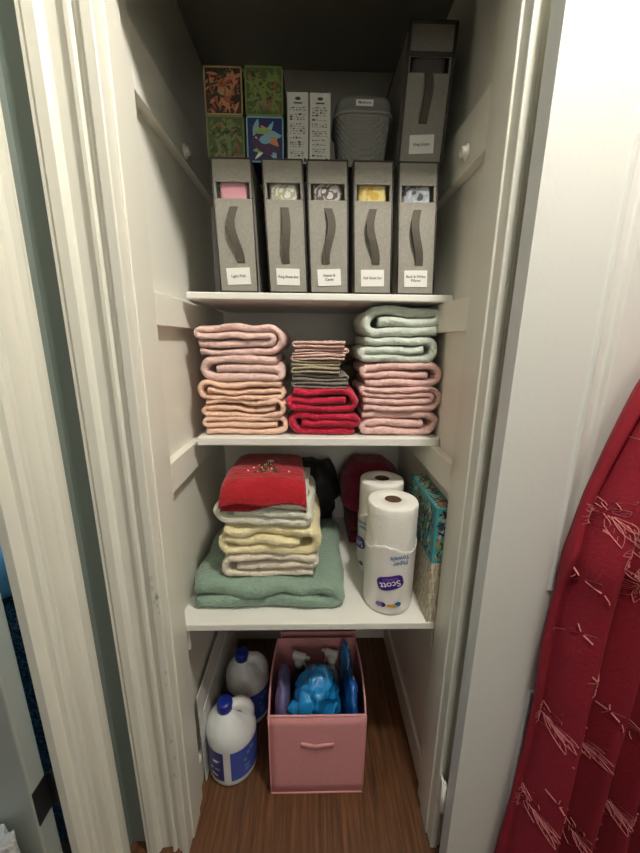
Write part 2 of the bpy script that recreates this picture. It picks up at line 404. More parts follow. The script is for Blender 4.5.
YEL = terry('pale_yellow_terry', (238, 224, 176), .06); CREAM = terry('cream_terry', (232, 218, 198), .05); OFFW = terry('off_white_terry', (224, 222, 202), .05)
SAGE = terry('sage_green_terry', (134, 158, 140)); TAUPE = terry('olive_taupe_terry', (168, 156, 128)); GREYT = terry('stone_grey_terry', (124, 116, 106)); ROSEC = terry('pale_rose_washcloth', (222, 186, 172))

yt = .862
gl = 'towels in the left stack of the middle shelf'
xl = -.173
towel('peach folded bath towel at the bottom of the left stack on the middle shelf', PEACH, [1, 2, 0], .215, .046, .20, (xl+.003, yt, Z2), 11, True, group=gl, lean=0)
towel('peach folded bath towel, second from the bottom of the left stack', PEACH, G3, .214, .046, .20, (xl-.002, yt, Z2+.0455), 12, True, group=gl, amp=.0045)
towel('peach folded bath towel in the middle of the left stack, just under the blush ones', PEACH, G3, .214, .045, .20, (xl-.004, yt-.002, Z2+.091), 13, False, group=gl, amp=.0045)
towel('blush pink folded bath towel, second from the top of the left stack', PINK, G3, .207, .065, .20, (xl, yt+.004, Z2+.1355), 24, False, group=gl)
towel('blush pink folded bath towel on top of the left stack', PINK, SP4, .215, .070, .20, (xl-.002, yt, Z2+.200), 25, False, group=gl, amp=.0045)
gr = 'towels in the right stack of the middle shelf'
xr = .217
towel('soft pink folded bath towel at the bottom of the right stack', PINK2, G3, .205, .064, .20, (xr+.002, yt, Z2), 31, True, group=gr)
towel('soft pink folded bath towel, second from the bottom of the right stack', PINK2, SP4, .205, .064, .20, (xr+.002, yt-.003, Z2+.0635), 32, False, group=gr)
towel('soft pink folded bath towel directly under the two mint towels', PINK2, [1,2,0], .203, .058, .20, (xr+.001, yt, Z2+.127), 33, True, group=gr)
towel('pale mint ribbed towel, lower of the two mint ones in the right stack', MINT, G3, .195, .062, .20, (xr-.009, yt, Z2+.1845), 34, True, group=gr)
towel('pale mint ribbed towel on top of the right stack', MINT, [1,2,0], .200, .072, .20, (xr-.001, yt, Z2+.246), 35, False, group=gr, lean=0, ry=math.radians(-1.5))
gm = 'cloths and towels in the middle stack of the middle shelf'
xm = .028
towel('raspberry red folded towel at the bottom of the middle stack', RASP, [1, 2, 0], .180, .062, .20, (xm, yt, Z2), 41, False, group=gm, amp=.005)
towel('raspberry red folded towel, upper one under the grey cloths', RASP, G3, .178, .058, .20, (xm, yt-.002, Z2+.0615), 42, True, group=gm, amp=.005)
zz = Z2+.119
for k, (m, lab, ww, hh, dx, sd) in enumerate([
    (GREYT, 'stone grey folded washcloth resting on the raspberry towels', .150, .019, -.010, 51),
    (GREYT, 'stone grey folded washcloth, upper of the two grey ones', .150, .019, -.012, 52),
    (TAUPE, 'olive taupe folded washcloth on top of the grey cloths', .132, .018, -.020, 53),
    (TAUPE, 'olive taupe folded washcloth under the pale rose ones', .130, .015, -.022, 54),
    (ROSEC, 'pale rose folded washcloth, lowest of the three rose ones', .140, .015, -.014, 55),
    (ROSEC, 'pale rose folded washcloth in the middle of the three rose ones', .142, .015, -.012, 56),
    (ROSEC, 'pale rose folded washcloth on top of the middle stack', .136, .018, -.012, 57)]):
    towel(lab, m, [0, 1], ww, hh, .15, (xm+dx, yt+.004+.004*(k % 2), zz), sd, k % 2 == 0, group=gm, amp=.0022, jag=.003, name='folded_washcloth', cat='washcloth', rz=math.radians((-3, 2, -2, 3, -2, 1, -4)[k])); zz += hh-.0003
# items at the back of the middle shelf
def pillow_bm(w, h, d, seed, p=2.6, amp=.008):
    bm = bmesh.new(); bmesh.ops.create_uvsphere(bm, u_segments=40, v_segments=24, radius=1)
    for v in bm.verts:
        c = v.co; s = lambda a: math.copysign(abs(a)**(2/p), a)
        q = Vector((s(c.x)*w/2, s(c.y)*d/2, s(c.z)*h/2 + h/2)); q += noise.noise_vector(q*22+Vector((seed, 0, 0)))*amp; q.z = max(q.z, .0005); v.co = q
    for f in bm.faces: f.smooth = True
    return bm
o = obj('folded_blanket', pillow_bm(.275, .125, .315, 3, 3.6, .012), mat('grey_plush', (206, 196, 182), .95, 1, 160, .15, 18), loc=(-.088, 1.135, Z2)); tag(o, 'large crumpled grey plush blanket behind the left and middle stacks', 'blanket')
towel('olive brown folded blanket lying at the back of the middle shelf', terry('olive_brown', (112, 98, 66)), [0, 1, 2, 3], .17, .225, .13, (.152, 1.085, Z2), 61, name='folded_blanket', cat='blanket', jag=.002)

# ---- lower shelf stack
towel('large sage green folded towel lying under the towel stack on the lower shelf', SAGE, [1, 0], .408, .072, .37, (-.1185, .752, Z3), 70, False, amp=.006, jag=.004)
gs = 'towels stacked on the sage green towel'
ys = .778; zs_ = Z3+.0705
towel('cream folded towel at the bottom of the stack on the sage green towel', CREAM, [1,2,0], .252, .066, .24, (-.108, ys, zs_), 71, False, group=gs, amp=.0045)
towel('pale yellow folded towel in the middle of the stack on the sage green towel', YEL, G3, .258, .082, .25, (-.104, ys-.002, zs_+.0655), 72, True, group=gs, amp=.006)
towel('off-white folded towel just under the red embroidered one', OFFW, G3, .240, .076, .25, (-.118, ys-.004, zs_+.147), 73, False, group=gs, amp=.005, rz=math.radians(-2))
# red Christmas hand towel: doubled sheet draped over the stack
def red_surface(u, v):
    # u 0..1 across, v 0..1 front -> back
    y = -.012 + v*.235; wL = .105 + .0*v; wl = -.110+.008*v; wr = .100-.020*v
    x = wl + (wr-wl)*u
    z = .030 + .012*math.sin(v*2.6) - .040*max(0, (.16-v)/.16)**1.5 - .010*(2*abs(u-.5))**4
    z += .0035*noise.noise(Vector((x*18, y*14, 3))) + .002*noise.noise(Vector((x*60, y*50, 1)))
    return Vector((x, y, z))
bm = bmesh.new(); NU, NV = 30, 30
for layer, (dz, dy, y_in) in enumerate(((0, 0, 0), (-.013, .008, .01))):
    g = [[None]*(NV+1) for _ in range(NU+1)]; g2 = [[None]*(NV+1) for _ in range(NU+1)]
    for i in range(NU+1):
        for j in range(NV+1):
            u, v = i/NU, j/NV; p = red_surface(u, v); wav = .004*math.sin(u*9+layer*2)*max(0, (.2-v)/.2)
            e = min(i, NU-i, j, NV-j); th = .0022 if e == 0 else (.005 if e == 1 else .006)
            if layer: p.x *= .985; p.z -= .0045*math.sin(u*5.5+.5)*max(0, .3-v)/.3
            g[i][j] = bm.verts.new(p + Vector((0, dy, dz+wav+th))); g2[i][j] = bm.verts.new(p + Vector((0, dy, dz+wav-th)))
    for i in range(NU):
        for j in range(NV):
            bm.faces.new((g[i][j], g[i+1][j], g[i+1][j+1], g[i][j+1])); bm.faces.new((g2[i][j], g2[i][j+1], g2[i+1][j+1], g2[i+1][j]))
    for i in range(NU):
        bm.faces.new((g[i][0], g2[i][0], g2[i+1][0], g[i+1][0])); bm.faces.new((g[i][NV], g[i+1][NV], g2[i+1][NV], g2[i][NV]))
    for j in range(NV):
        bm.faces.new((g[0][j], g[0][j+1], g2[0][j+1], g2[0][j])); bm.faces.new((g[NU][j], g2[NU][j], g2[NU][j+1], g[NU][j+1]))
rt_loc = (-.113, ys, zs_+.2255)
rtw = thing('hand_towel', 'bright red hand towel with embroidered tree draped over the top of the stack', 'towel', rt_loc)
o = obj('cloth', bm, RED, rtw, smooth=True)
bm = bmesh.new(); rnd = random.Random(7)
def blob(u, v, ru, rv, mi, hgt=.0022):
    c = red_surface(u, v); vs = []
    top = bm.verts.new(red_surface(u, v)+Vector((0, 0, .0062+hgt)))
    for k in range(9):
        a = 2*math.pi*k/9; q = red_surface(u+ru*math.cos(a)*rnd.uniform(.75, 1.15), v+rv*math.sin(a)*rnd.uniform(.75, 1.15)); vs.append(bm.verts.new(q+Vector((0, 0, .0060))))
    for k in range(9):
        f = bm.faces.new((vs[k], vs[(k+1) % 9], top)); f.material_index = mi
for k in range(34):
    v = rnd.uniform(.30, .56); hw = .17*(.60-v)/.30; blob(.53+rnd.uniform(-hw, hw), v, .022, .026, rnd.choice((0, 0, 3)))
blob(.54, .60, .055, .035, 1, .003); blob(.54, .585, .06, .015, 1, .003)
for k in range(15):
    v = rnd.uniform(.30, .55); hw = .17*(.60-v)/.30; blob(.53+rnd.uniform(-hw, hw), v, .011, .013, rnd.choice((1, 2, 2)), .004)
for u, v in ((.28, .34), (.34, .42), (.80, .32), (.40, .50)): blob(u, v, .013, .015, 1, .003)
o = obj('embroidery', bm, [mat('dark_green_thread', (40, 52, 26), .7), mat('white_thread', (235, 215, 210), .7), mat('gold_thread', (190, 160, 90), .5), mat('brown_thread', (70, 50, 28), .7)], rtw)
o['label'] = 'green, white and gold embroidered tree'

# ---- back of the lower shelf
o = obj('folded_garment', pillow_bm(.17, .20, .16, 8, 3, .018), mat('black_sequin_fabric', (22, 18, 22), .6, .8, 300), loc=(.000, 1.135, Z3+.072)); tag(o, 'crumpled black fabric bundle behind the towel stack on the lower shelf', 'garment')
towel('dark folded cloth lying under the black bundle at the back of the lower shelf', mat('charcoal_cloth', (52, 50, 52), .95, .5, 300), [0, 1], .10, .072, .10, (.025, 1.12, Z3), 81, name='folded_cloth', cat='cloth')
o = obj('folded_blanket', pillow_bm(.200, .19, .19, 5, 2.8, .012), terry('maroon_plush', (128, 20, 48)), loc=(.196, 1.135, Z3+.088)); tag(o, 'plump maroon folded blanket at the back of the lower shelf behind the paper rolls', 'blanket')
towel('maroon folded throw under the plump maroon blanket', terry('maroon_throw', (110, 16, 40)), [0, 1], .19, .087, .17, (.195, 1.045, Z3), 82, name='folded_throw', cat='throw')

# ================================================================== PAPER TOWEL ROLLS
WRAP = mat('printed_wrapper_film', (232, 228, 222), .28, .5, 26, coat=.5); TISSUE = mat('quilted_paper', (240, 236, 226), .9, .8, 240)
PURP = mat('logo_purple', (62, 30, 130), .4); NAVY = mat('logo_navy', (26, 30, 90), .4); BLUEINK = mat('logo_blue', (24, 96, 160), .4); WINK = mat('logo_white', (236, 234, 240), .4); GOLD = mat('logo_gold', (214, 160, 60), .4); LILAC = mat('logo_lilac', (160, 110, 190), .4); CORE = mat('brown_card_core', (86, 62, 42), .9)
def paper_roll(label, loc, h, facing, seed):
    R = .0615; t = thing('paper_towel_roll', label, 'paper towel roll', loc, 0, 'kitchen paper rolls on the lower shelf')
    bm = bmesh.new(); seg = 56; h2 = h
    def fn(p, a, r, z):
        if r > .05:
            k = 1 + .014*noise.noise(Vector((math.cos(a)*2, math.sin(a)*2, z*9+seed))); return Vector((p.x*k, p.y*k, p.z))
        return p
    prof = [(.020, .002), (R-.003, .002), (R, .006)] + [(R, z) for z in np.linspace(.02, h2-.006, 14)] + [(R-.002, h2-.002), (R-.006, h2), (.0215, h2), (.0205, h2-.003), (.0205, .06)]
    lathe(bm, prof, seg=seg, fn=fn, cap0=True, cap1=True); obj('paper', bm, TISSUE, t, smooth=True)
    bm = bmesh.new(); vs = lathe(bm, [(.0204, .061), (.0204, h2-.001), (.0190, h2-.001), (.0190, .062)], seg=32); obj('paper_core', bm, CORE, t)
    # printed wrapper, torn open at the top
    hw = h*.63; bm = bmesh.new(); W0 = R+.0010
    def fw_(p, a, r, z):
        k = 1 + .016*noise.noise(Vector((math.cos(a)*2.2, math.sin(a)*2.2, z*14+seed))) + .008*noise.noise(Vector((math.cos(a)*9, math.sin(a)*9, z*60)))
        zz = z + (.010*math.sin(a*3+seed)+.006*noise.noise(Vector((a*3, 0, seed))))*max(0, (z-hw*.75)/(hw*.25)); return Vector((p.x*k, p.y*k, zz))
    prof = [(R*.6, .0005), (W0-.005, .0005), (W0, .008)] + [(W0+.0006, z) for z in np.linspace(.02, hw-.012, 12)] + [(W0+.0016, hw-.005), (W0+.0014, hw+.001), (W0-.0002, hw+.003), (W0-.001, hw-.004), (W0-.0012, .02)]
    lathe(bm, prof, seg=72, fn=fw_, cap0=True, cap1=False); wr = obj('wrapper', bm, WRAP, t, smooth=True); wr['label'] = 'clear printed wrapper torn open below the top'
    def bend(cx, cz, rot, lift=0):
        ca, sa = math.cos(rot), math.sin(rot)
        def f(x, y, th):
            X, Y = x*ca-y*sa + cx, x*sa+y*ca; a = facing + X/(W0+.001); rr_ = W0+.0022+lift+th
            return Vector((rr_*math.cos(a), rr_*math.sin(a), cz+Y))
        return f
    bm = bmesh.new()
    def disc(fn_, rx, ry, mi, n=22, wob=0):
        vs = [bm.verts.new(fn_(rx*math.cos(2*math.pi*k/n)*(1+wob*math.sin(5*2*math.pi*k/n)), ry*math.sin(2*math.pi*k/n), 0)) for k in range(n)]
        c = bm.verts.new(fn_(0, 0, 0))
        for k in range(n): f = bm.faces.new((vs[k], vs[(k+1) % n], c)); f.material_index = mi
    rot = math.radians(16)
    base = bend(.004, h*.335, rot)
    def strip(pts, mi, fn_):
        vs = [bm.verts.new(fn_(x, y, 0)) for x, y in pts]; f = bm.faces.new(vs); f.material_index = mi
    # swoosh plate: several slices so that it follows the curve
    N = 12
    for k in range(N):
        x0 = -.032+.064*k/N; x1 = -.032+.064*(k+1)/N
        hh_ = lambda x: .0175*(1-(x/.036)**6)+.001
        strip([(x0, -hh_(x0)), (x1, -hh_(x1)), (x1, hh_(x1)), (x0, hh_(x0))], 0, base)
    strip([(-.034, .001), (-.027, -.008), (-.025, .004), (-.027, .010)], 1, base); strip([(.024, -.012), (.030, -.006), (.028, .008), (.024, .010)], 1, base)
    text_bm('Scott', .0240, bend(.004, h*.335-.004, rot+math.pi, .0006), 2, bm, 0)
    text_bm('TOWELS', .0095, bend(.003, h*.335+.0105, rot+math.pi, .0006), 3, bm, 0)
    text_bm('Paper', .0165, bend(.026, h*.520, rot*.3+math.pi, .0), 4, bm, 0); text_bm('Towels', .0165, bend(.024, h*.520+.0145, rot*.3+math.pi, .0), 4, bm, 0)
    for dx, mi in ((-.014, 3), (-.007, 0), (.008, 5), (.016, 5), (.024, 4)):
        disc(bend(dx*1.2-.004, h*.115+(.004 if mi == 4 else 0), 0, .0002*mi), .0085, .0068 if mi != 5 else .0042, mi, 10)
    o = obj('printed_logo', bm, [PURP, NAVY, WINK, LILAC, BLUEINK, GOLD], wr)
    return t
paper_roll('white kitchen paper roll nearest the shelf edge, printed wrapper torn open below its top', (.199, .792, Z3), .288, math.atan2(-.79, -.20)+.04, 1)
paper_roll('white kitchen paper roll standing behind and left of the front roll', (.198, .928, Z3), .288, math.atan2(-.79, -.20)-1.15, 2)

# ================================================================== BOXES ON THE LOWER SHELF
def leaf_faces(bm, o, du, dv, n, rnd, mats, W_, H_, size, z=0):
    """scatter leaf shapes over a rectangle spanned by unit vectors du,dv from corner o"""
    nrm = du.cross(dv)
    for k in range(n):
        a = rnd.uniform(0, 2*math.pi); L = size*rnd.uniform(.6, 1.3); wd = L*rnd.uniform(.16, .34)
        cx, cy = rnd.uniform(L*.5, W_-L*.5), rnd.uniform(L*.5, H_-L*.5); pts = []
        for q in range(12):
            s = q/12*2*math.pi; lx = math.cos(s)*L/2; ly = math.sin(s)*wd/2*(1-.5*abs(math.cos(s))**2)
            u = cx+lx*math.cos(a)-ly*math.sin(a); v = cy+lx*math.sin(a)+ly*math.cos(a)
            u = min(max(u, .001), W_-.001); v = min(max(v, .001), H_-.001)
            pts.append(bm.verts.new(o+du*u+dv*v-nrm*(-.0002-.00001*k)))
        f = bm.faces.new(pts); f.material_index = rnd.choice(mats)
def carton(name, label, cat, loc, w, d, h, mats, leaf, group, seed, faces='FLT', size=.03, n=16, bands=None, extra=None, parts=None):
    rnd = random.Random(seed); bm = bmesh.new(); box(bm, -w/2, w/2, 0, d, 0, h)
    o = obj(name, bm, mats, loc=loc, bevel=.0015)
    bm = bmesh.new()
    X, Y_, Z_ = Vector((1,0,0)), Vector((0,1,0)), Vector((0,0,1))
    if 'F' in faces: leaf_faces(bm, Vector((-w/2, -.0001, 0)), X, Z_, n, rnd, leaf, w, h, size)
    if 'L' in faces: leaf_faces(bm, Vector((-w/2-.0001, d, 0)), -Y_, Z_, int(n*d/w*.8), rnd, leaf, d, h, size)
    if 'R' in faces: leaf_faces(bm, Vector((w/2+.0001, 0, 0)), Y_, Z_, int(n*d/w*.8), rnd, leaf, d, h, size)
    if 'T' in faces: leaf_faces(bm, Vector((-w/2, 0, h+.0001)), X, Y_, int(n*d/w*.8), rnd, leaf, w, d, size)
    if extra: extra(bm, w, d, h)
    me = bpy.data.meshes.new(name+'_print'); bmesh.ops.recalc_face_normals(bm, faces=bm.faces); bm.to_mesh(me); bm.free()
    # the print belongs to the carton's own surface: joined into the same mesh
    b2 = bmesh.new(); b2.from_mesh(o.data); b2.from_mesh(me); b2.to_mesh(o.data); b2.free(); bpy.data.meshes.remove(me)
    tag(o, label, cat, group); return o
TEAL = mat('teal_carton', (70, 150, 156), .45); TEALD = mat('dark_teal', (22, 70, 82), .45); AQUA = mat('aqua', (140, 205, 200), .45); LIME = mat('lime', (140, 166, 84), .45)
NAVYB = mat('ink_blue', (30, 36, 90), .45); WHT = mat('print_white', (222, 226, 220), .45); ORNG = mat('orange_print', (200, 130, 84), .45)
BEIGE = cellmat('beige_lattice_carton', [(120, 108, 84), (196, 186, 158), (214, 206, 182), (168, 156, 128)], 70, .6, 1.2)
xb = .3000
gb = 'tissue cartons stacked against the right closet wall'
BST = mat('beige_tan', (170, 160, 134), .6); BSL = mat('beige_light', (222, 214, 194), .6)
def lattice(bm, w, d, h):
    for k in range(12):
        y0 = k*d/12; q = [(y0, 0), (y0+.003, 0), (min(d, y0+.025+.003), h), (min(d, y0+.025), h)]
        f = bm.faces.new([bm.verts.new((-w/2-.0004, a, b)) for a, b in q]); f.material_index = 1
        q = [(y0+.025, 0), (y0+.028, 0), (y0+.003, h), (y0, h)]
        f = bm.faces.new([bm.verts.new((-w/2-.0006, min(d, a), b)) for a, b in q]); f.material_index = 2
    for k in range(4):
        x0 = -w/2 + k*w/4
        f = bm.faces.new([bm.verts.new((a, -.0004, b)) for a, b in ((x0, 0), (x0+.003, 0), (x0+.013, h), (x0+.010, h))]); f.material_index = 1
        f = bm.faces.new([bm.verts.new((a, -.0006, b)) for a, b in ((x0+.010, 0), (x0+.013, 0), (x0+.003, h), (x0, h))]); f.material_index = 2
carton('tissue_box', 'beige lattice-patterned tissue box at the bottom by the right wall, under its twin', 'tissue box', (xb, .712, Z3), .0425, .22, .080, [BEIGE, BST, BSL], [1, 2], gb, 1, 'L', .02, 4, extra=lattice)
carton('tissue_box', 'beige lattice-patterned tissue box directly under the teal one', 'tissue box', (xb, .713, Z3+.0803), .0425, .22, .080, [BEIGE, BST, BSL], [1, 2], gb, 2, 'L', .02, 4, extra=lattice)
def bands(bm, w, d, h):
    for q in ([(-w/2-.0008, 0, 0), (-w/2-.0008, .006, 0), (-w/2-.0008, .006, h), (-w/2-.0008, 0, h)], [(-w/2, -.0008, 0), (-w/2+.006, -.0008, 0), (-w/2+.006, -.0008, h), (-w/2, -.0008, h)],
              [(-w/2, 0, h+.0008), (-w/2+.006, 0, h+.0008), (-w/2+.006, d, h+.0008), (-w/2, d, h+.0008)], [(-w/2-.0008, 0, h-.006), (-w/2-.0008, d, h-.006), (-w/2-.0008, d, h), (-w/2-.0008, 0, h)]):
        f = bm.faces.new([bm.verts.new(p) for p in q]); f.material_index = 0
carton('tissue_box', 'teal tissue box with leaf print on top of the beige boxes by the right wall', 'tissue box', (xb, .714, Z3+.1608), .0425, .215, .140, [TEAL, TEALD, AQUA, LIME, NAVYB, WHT, ORNG], [1, 1, 2, 3, 4, 2, 5, 3, 4, 6], gb, 5, 'FLT', .022, 70, extra=bands)

# ================================================================== GREY FABRIC STORAGE BOXES
def storage_box(label, loc, w, h, d, shear, cloth_rgb, cloth_label, txt, strap_amp, seed, big=False, group='grey fabric storage boxes on the upper shelf'):
    t = thing('fabric_storage_box', label, 'storage box', loc, 0, group); rnd = random.Random(seed); th = .004
    sh = lambda bm: [setattr(v, 'co', Vector((v.co.x + shear*v.co.z + .004*math.sin(v.co.z/h*math.pi)*math.copysign(1, v.co.x)*0, v.co.y, v.co.z))) for v in bm.verts]
    z0, z1 = (.715*h, .832*h) if not big else (.66*h, .77*h)
    wx = w/2-.007
    bm = bmesh.new()
    for q in ((-w/2, w/2, 0, th, .002, z0), (-w/2, w/2, 0, th, z1, h-.002), (-w/2, -wx, 0, th, z0, z1), (wx, w/2, 0, th, z0, z1), (-w/2, -w/2+th, th, d, .002, h-.002), (w/2-th, w/2, th, d, .002, h-.002),
              (-w/2+th, w/2-th, d-th, d, .002, h-.002), (-w/2, w/2, 0, d, 0, .003), (-w/2, w/2, 0, d, h-.003, h)): box(bm, *q)
    sh(bm); bo = obj('body', bm, GREYFAB, t, bevel=.0012)
    bm = bmesh.new(); e = .0016 if not big else .0035
    for sx in (-1, 1):
        tube(bm, [(sx*(w/2-.0005), -.0005, .002), (sx*(w/2-.0005), -.0005, h-.001)], e, 8); tube(bm, [(sx*(w/2-.0005), 0, h-.001), (sx*(w/2-.0005), d, h-.001)], e, 8)
    tube(bm, [(-w/2, -.0005, h-.001), (w/2, -.0005, h-.001)], e, 8); tube(bm, [(-w/2, -.0005, .002), (w/2, -.0005, .002)], e, 8)
    if big: box(bm, -w/2+.004, w/2-.004, -.0012, .0006, z1, z1+.008)
    sh(bm); obj('piping', bm, PIPING, t)
    bm = bmesh.new(); box(bm, -wx, wx, .0035, .0042, z0, z1); sh(bm); o = obj('window', bm, FILM, t); o['label'] = 'clear plastic viewing window'
    # webbing strap, bowed out of the front
    bm = bmesh.new(); sw = .0085; N = 16; rows = []
    za, zb = (.655*h, .235*h) if not big else (.655*h, .30*h)
    for k in range(N+1):
        s = k/N; z = za+(zb-za)*s; x = strap_amp*math.sin(s*math.pi*1.6) ; y = -.0015-.010*math.sin(s*math.pi)
        rows.append([Vector((x-sw, y, z)), Vector((x+sw, y, z)), Vector((x+sw, y+.002, z)), Vector((x-sw, y+.002, z))])
    loops(bm, rows); sh(bm); obj('strap_handle', bm, STRAP, t, smooth=False)
    # paper label
    lw, lh = .026, .0175; lz = .128*h if not big else .15*h
    bm = bmesh.new(); box(bm, -lw, lw, -.0014, -.0002, lz-lh, lz+lh); r_ = math.radians(rnd.uniform(-3, 2)); bmesh.ops.rotate(bm, verts=bm.verts, cent=(0, 0, lz), matrix=Matrix.Rotation(r_, 3, 'Y'))
    sh(bm); lb = obj('label_card', bm, PAPER, t)
    bm = text_bm(txt, .0078 if '\n' in txt else (.0075 if len(txt) > 10 else .0082), lambda x, y, q: Vector((x, -.0017, lz+y)), line=1.05); bmesh.ops.rotate(bm, verts=bm.verts, cent=(0, 0, lz), matrix=Matrix.Rotation(r_, 3, 'Y')); sh(bm)
    obj('writing', bm, INK, lb)
    # bedding seen through the window: a thing of its own inside
    cz = (z0 if not big else .4*h); 
    m = mat('bedding_%d' % seed, cloth_rgb[0], .95, .6, 120) if len(cloth_rgb) == 1 else cellmat('bedding_%d' % seed, cloth_rgb, 45, .9, 1.5)
    bb = pillow_bm(w-.020, h-.016, d-.05, seed, 9, .004)
    for v in bb.verts: v.co.x += shear*v.co.z; v.co.z = max(.0005, v.co.z); v.co.x = max(-w/2+.0075+shear*v.co.z, min(w/2-.0075+shear*v.co.z, v.co.x)); v.co.y = max(-(d-.05)/2, v.co.y)
    o = obj('folded_bedding', bb, m, loc=(loc[0], loc[1]+.008+(d-.05)/2, loc[2]+.004)); tag(o, cloth_label, 'bedding', 'bedding inside the grey fabric boxes')
    return t
bx = .846; hb = .264
storage_box('grey fabric box leftmost on the upper shelf, pink bedding in its window', (-.166, bx, Z1), .084, hb, .30, -.030, [(236, 168, 180)], 'pink bedding behind the window of the leftmost grey box', 'Light Pink', -.008, 201)
storage_box('grey fabric box second from left on the shelf, white bedding in its window', (-.055, bx, Z1), .085, hb, .30, -.045, [(226, 226, 212), (238, 236, 226), (190, 186, 150), (240, 238, 230)], 'white and cream bedding behind the window of the second grey box', 'King Sheet Set', .003, 202)
storage_box('grey fabric box, middle of the five on the shelf, brown-white bedding in its window', (.037, bx, Z1), .086, hb, .30, -.035, [(70, 62, 64), (210, 206, 200), (110, 100, 98), (226, 220, 212)], 'brown and white bedding behind the window of the middle grey box', 'Sheets &\nCases', .007, 203)
storage_box('grey fabric box second from right on the shelf, yellow bedding in its window', (.1345, bx, Z1), .084, hb, .30, -.035, [(236, 204, 110), (240, 220, 150), (226, 190, 90)], 'yellow bedding behind the window of the fourth grey box', 'Full Sheet Set', -.007, 204)
storage_box('grey fabric box rightmost on the upper shelf, grey-white bedding in its window', (.233, bx, Z1), .083, hb, .30, -.045, [(150, 156, 166), (206, 210, 214), (176, 182, 190), (90, 92, 98)], 'grey and white patterned bedding behind the window of the rightmost grey box', 'Back & White\nPillows', -.006, 205)
ZT = Z1+hb+.0015
storage_box('large dark-edged grey fabric box standing on top of the row, far right', (.2265, .862, ZT), .094, .248, .30, .045, [(96, 92, 86)], 'dark grey bedding inside the large box on top', 'King Linens', .002, 206, big=True)

# ---- cube tissue boxes on top
gt = 'cube tissue boxes stacked on the grey fabric boxes'
GRN = mat('green_print', (78, 90, 50), .5); GRL = mat('light_green_print', (114, 126, 74), .5); GRD = mat('dark_green_print', (48, 62, 34), .5); RDB = mat('red_brown_print', (150, 84, 58), .5)
PCH = mat('peach_print', (186, 122, 88), .5); BRN = mat('brown_dark_print', (50, 36, 28), .5); TAN = mat('tan_print', (168, 142, 96), .5); PLM = mat('plum_print', (74, 40, 78), .5); SKY = mat('sky_print', (120, 170, 186), .5)
def frame(mi):
    def f(bm, w, d, h):
        for q in ((-w/2, -w/2+.003, 0, h), (w/2-.003, w/2, 0, h), (-w/2, w/2, 0, .003), (-w/2, w/2, h-.003, h)):
            g = bm.faces.new([bm.verts.new((a, -.0007, b)) for a, b in ((q[0], q[2]), (q[1], q[2]), (q[1], q[3]), (q[0], q[3]))]); g.material_index = mi
        # centre cartouche
        g = bm.faces.new([bm.verts.new((.012*math.cos(a), -.0009, h*.5+.008*math.sin(a))) for a in np.linspace(0, 2*math.pi, 14, endpoint=False)]); g.material_index = mi
    return f
ty = .868
carton('tissue_box', 'green floral tissue box, lower left of the four stacked on the grey boxes', 'tissue box', (-.186, ty, ZT), .078, .11, .084, [GRN, GRL, GRD, RDB, GRN], [1, 1, 2, 3, 0, 1], gt, 31, 'FR', .017, 130, extra=frame(1))
carton('tissue_box', 'dark tissue box with peach and red flowers, upper left of the four', 'tissue box', (-.187, ty, ZT+.0846), .078, .11, .084, [BRN, PCH, RDB, GRD, TAN], [1, 1, 2, 3, 2], gt, 32, 'FR', .020, 90, extra=frame(4))
carton('tissue_box', 'navy tissue box with bold multicoloured leaves, lower right of the four', 'tissue box', (-.1035, ty, ZT), .078, .11, .084, [NAVYB, PLM, LIME, SKY, ORNG, WHT], [1, 2, 3, 4, 5, 1, 3], gt, 33, 'FR', .045, 24, extra=frame(3))
carton('tissue_box', 'light green leafy tissue box, upper right of the four', 'tissue box', (-.1035, ty, ZT+.0846), .078, .11, .086, [GRN, GRL, mat('leaf_lime', (110, 130, 60), .5), GRD, RDB], [1, 2, 2, 3, 4, 1], gt, 34, 'FR', .018, 120, extra=frame(2))
# ---- tall white cartons
CARD = mat('white_carton', (206, 206, 196), .5); PRT = mat('grey_print', (140, 140, 134), .6); PRD = mat('dark_print', (60, 60, 60), .6)
for x, lab, sd in ((-.034, 'tall narrow white carton with grey print, left of the pair beside the tissue boxes', 1), (.0125, 'tall narrow white carton with grey print, right of the pair beside the woven basket', 2)):
    bm = bmesh.new(); box(bm, -.0215, .0215, 0, .09, 0, .128); rnd = random.Random(sd)
    def q(x0, x1, z0, z1, mi):
        f = bm.faces.new([bm.verts.new(p) for p in ((x0, -.0005, z0), (x1, -.0005, z0), (x1, -.0005, z1), (x0, -.0005, z1))]); f.material_index = mi
    f = bm.faces.new([bm.verts.new((.006*math.cos(a), -.0006, .117+.003*math.sin(a))) for a in np.linspace(0, 6.28, 12, endpoint=False)]); f.material_index = 2
    q(-.009, .009, .108, .1105, 2)
    z = .100
    while z > .012:
        xx = -.017
        while xx < .012:
            L = rnd.uniform(.002, .007); q(xx, min(xx+L, .017), z, z+rnd.choice((.0012, .0018, .003)), rnd.choice((1, 1, 1, 2))) ; xx += L+rnd.uniform(.001, .004)
        z -= rnd.choice((.004, .0045, .008))
    q(.012, .017, .003, .010, 2)
    o = obj('carton', bm, [CARD, PRT, PRD], loc=(x, ty, ZT)); tag(o, lab, 'carton', 'tall white cartons')
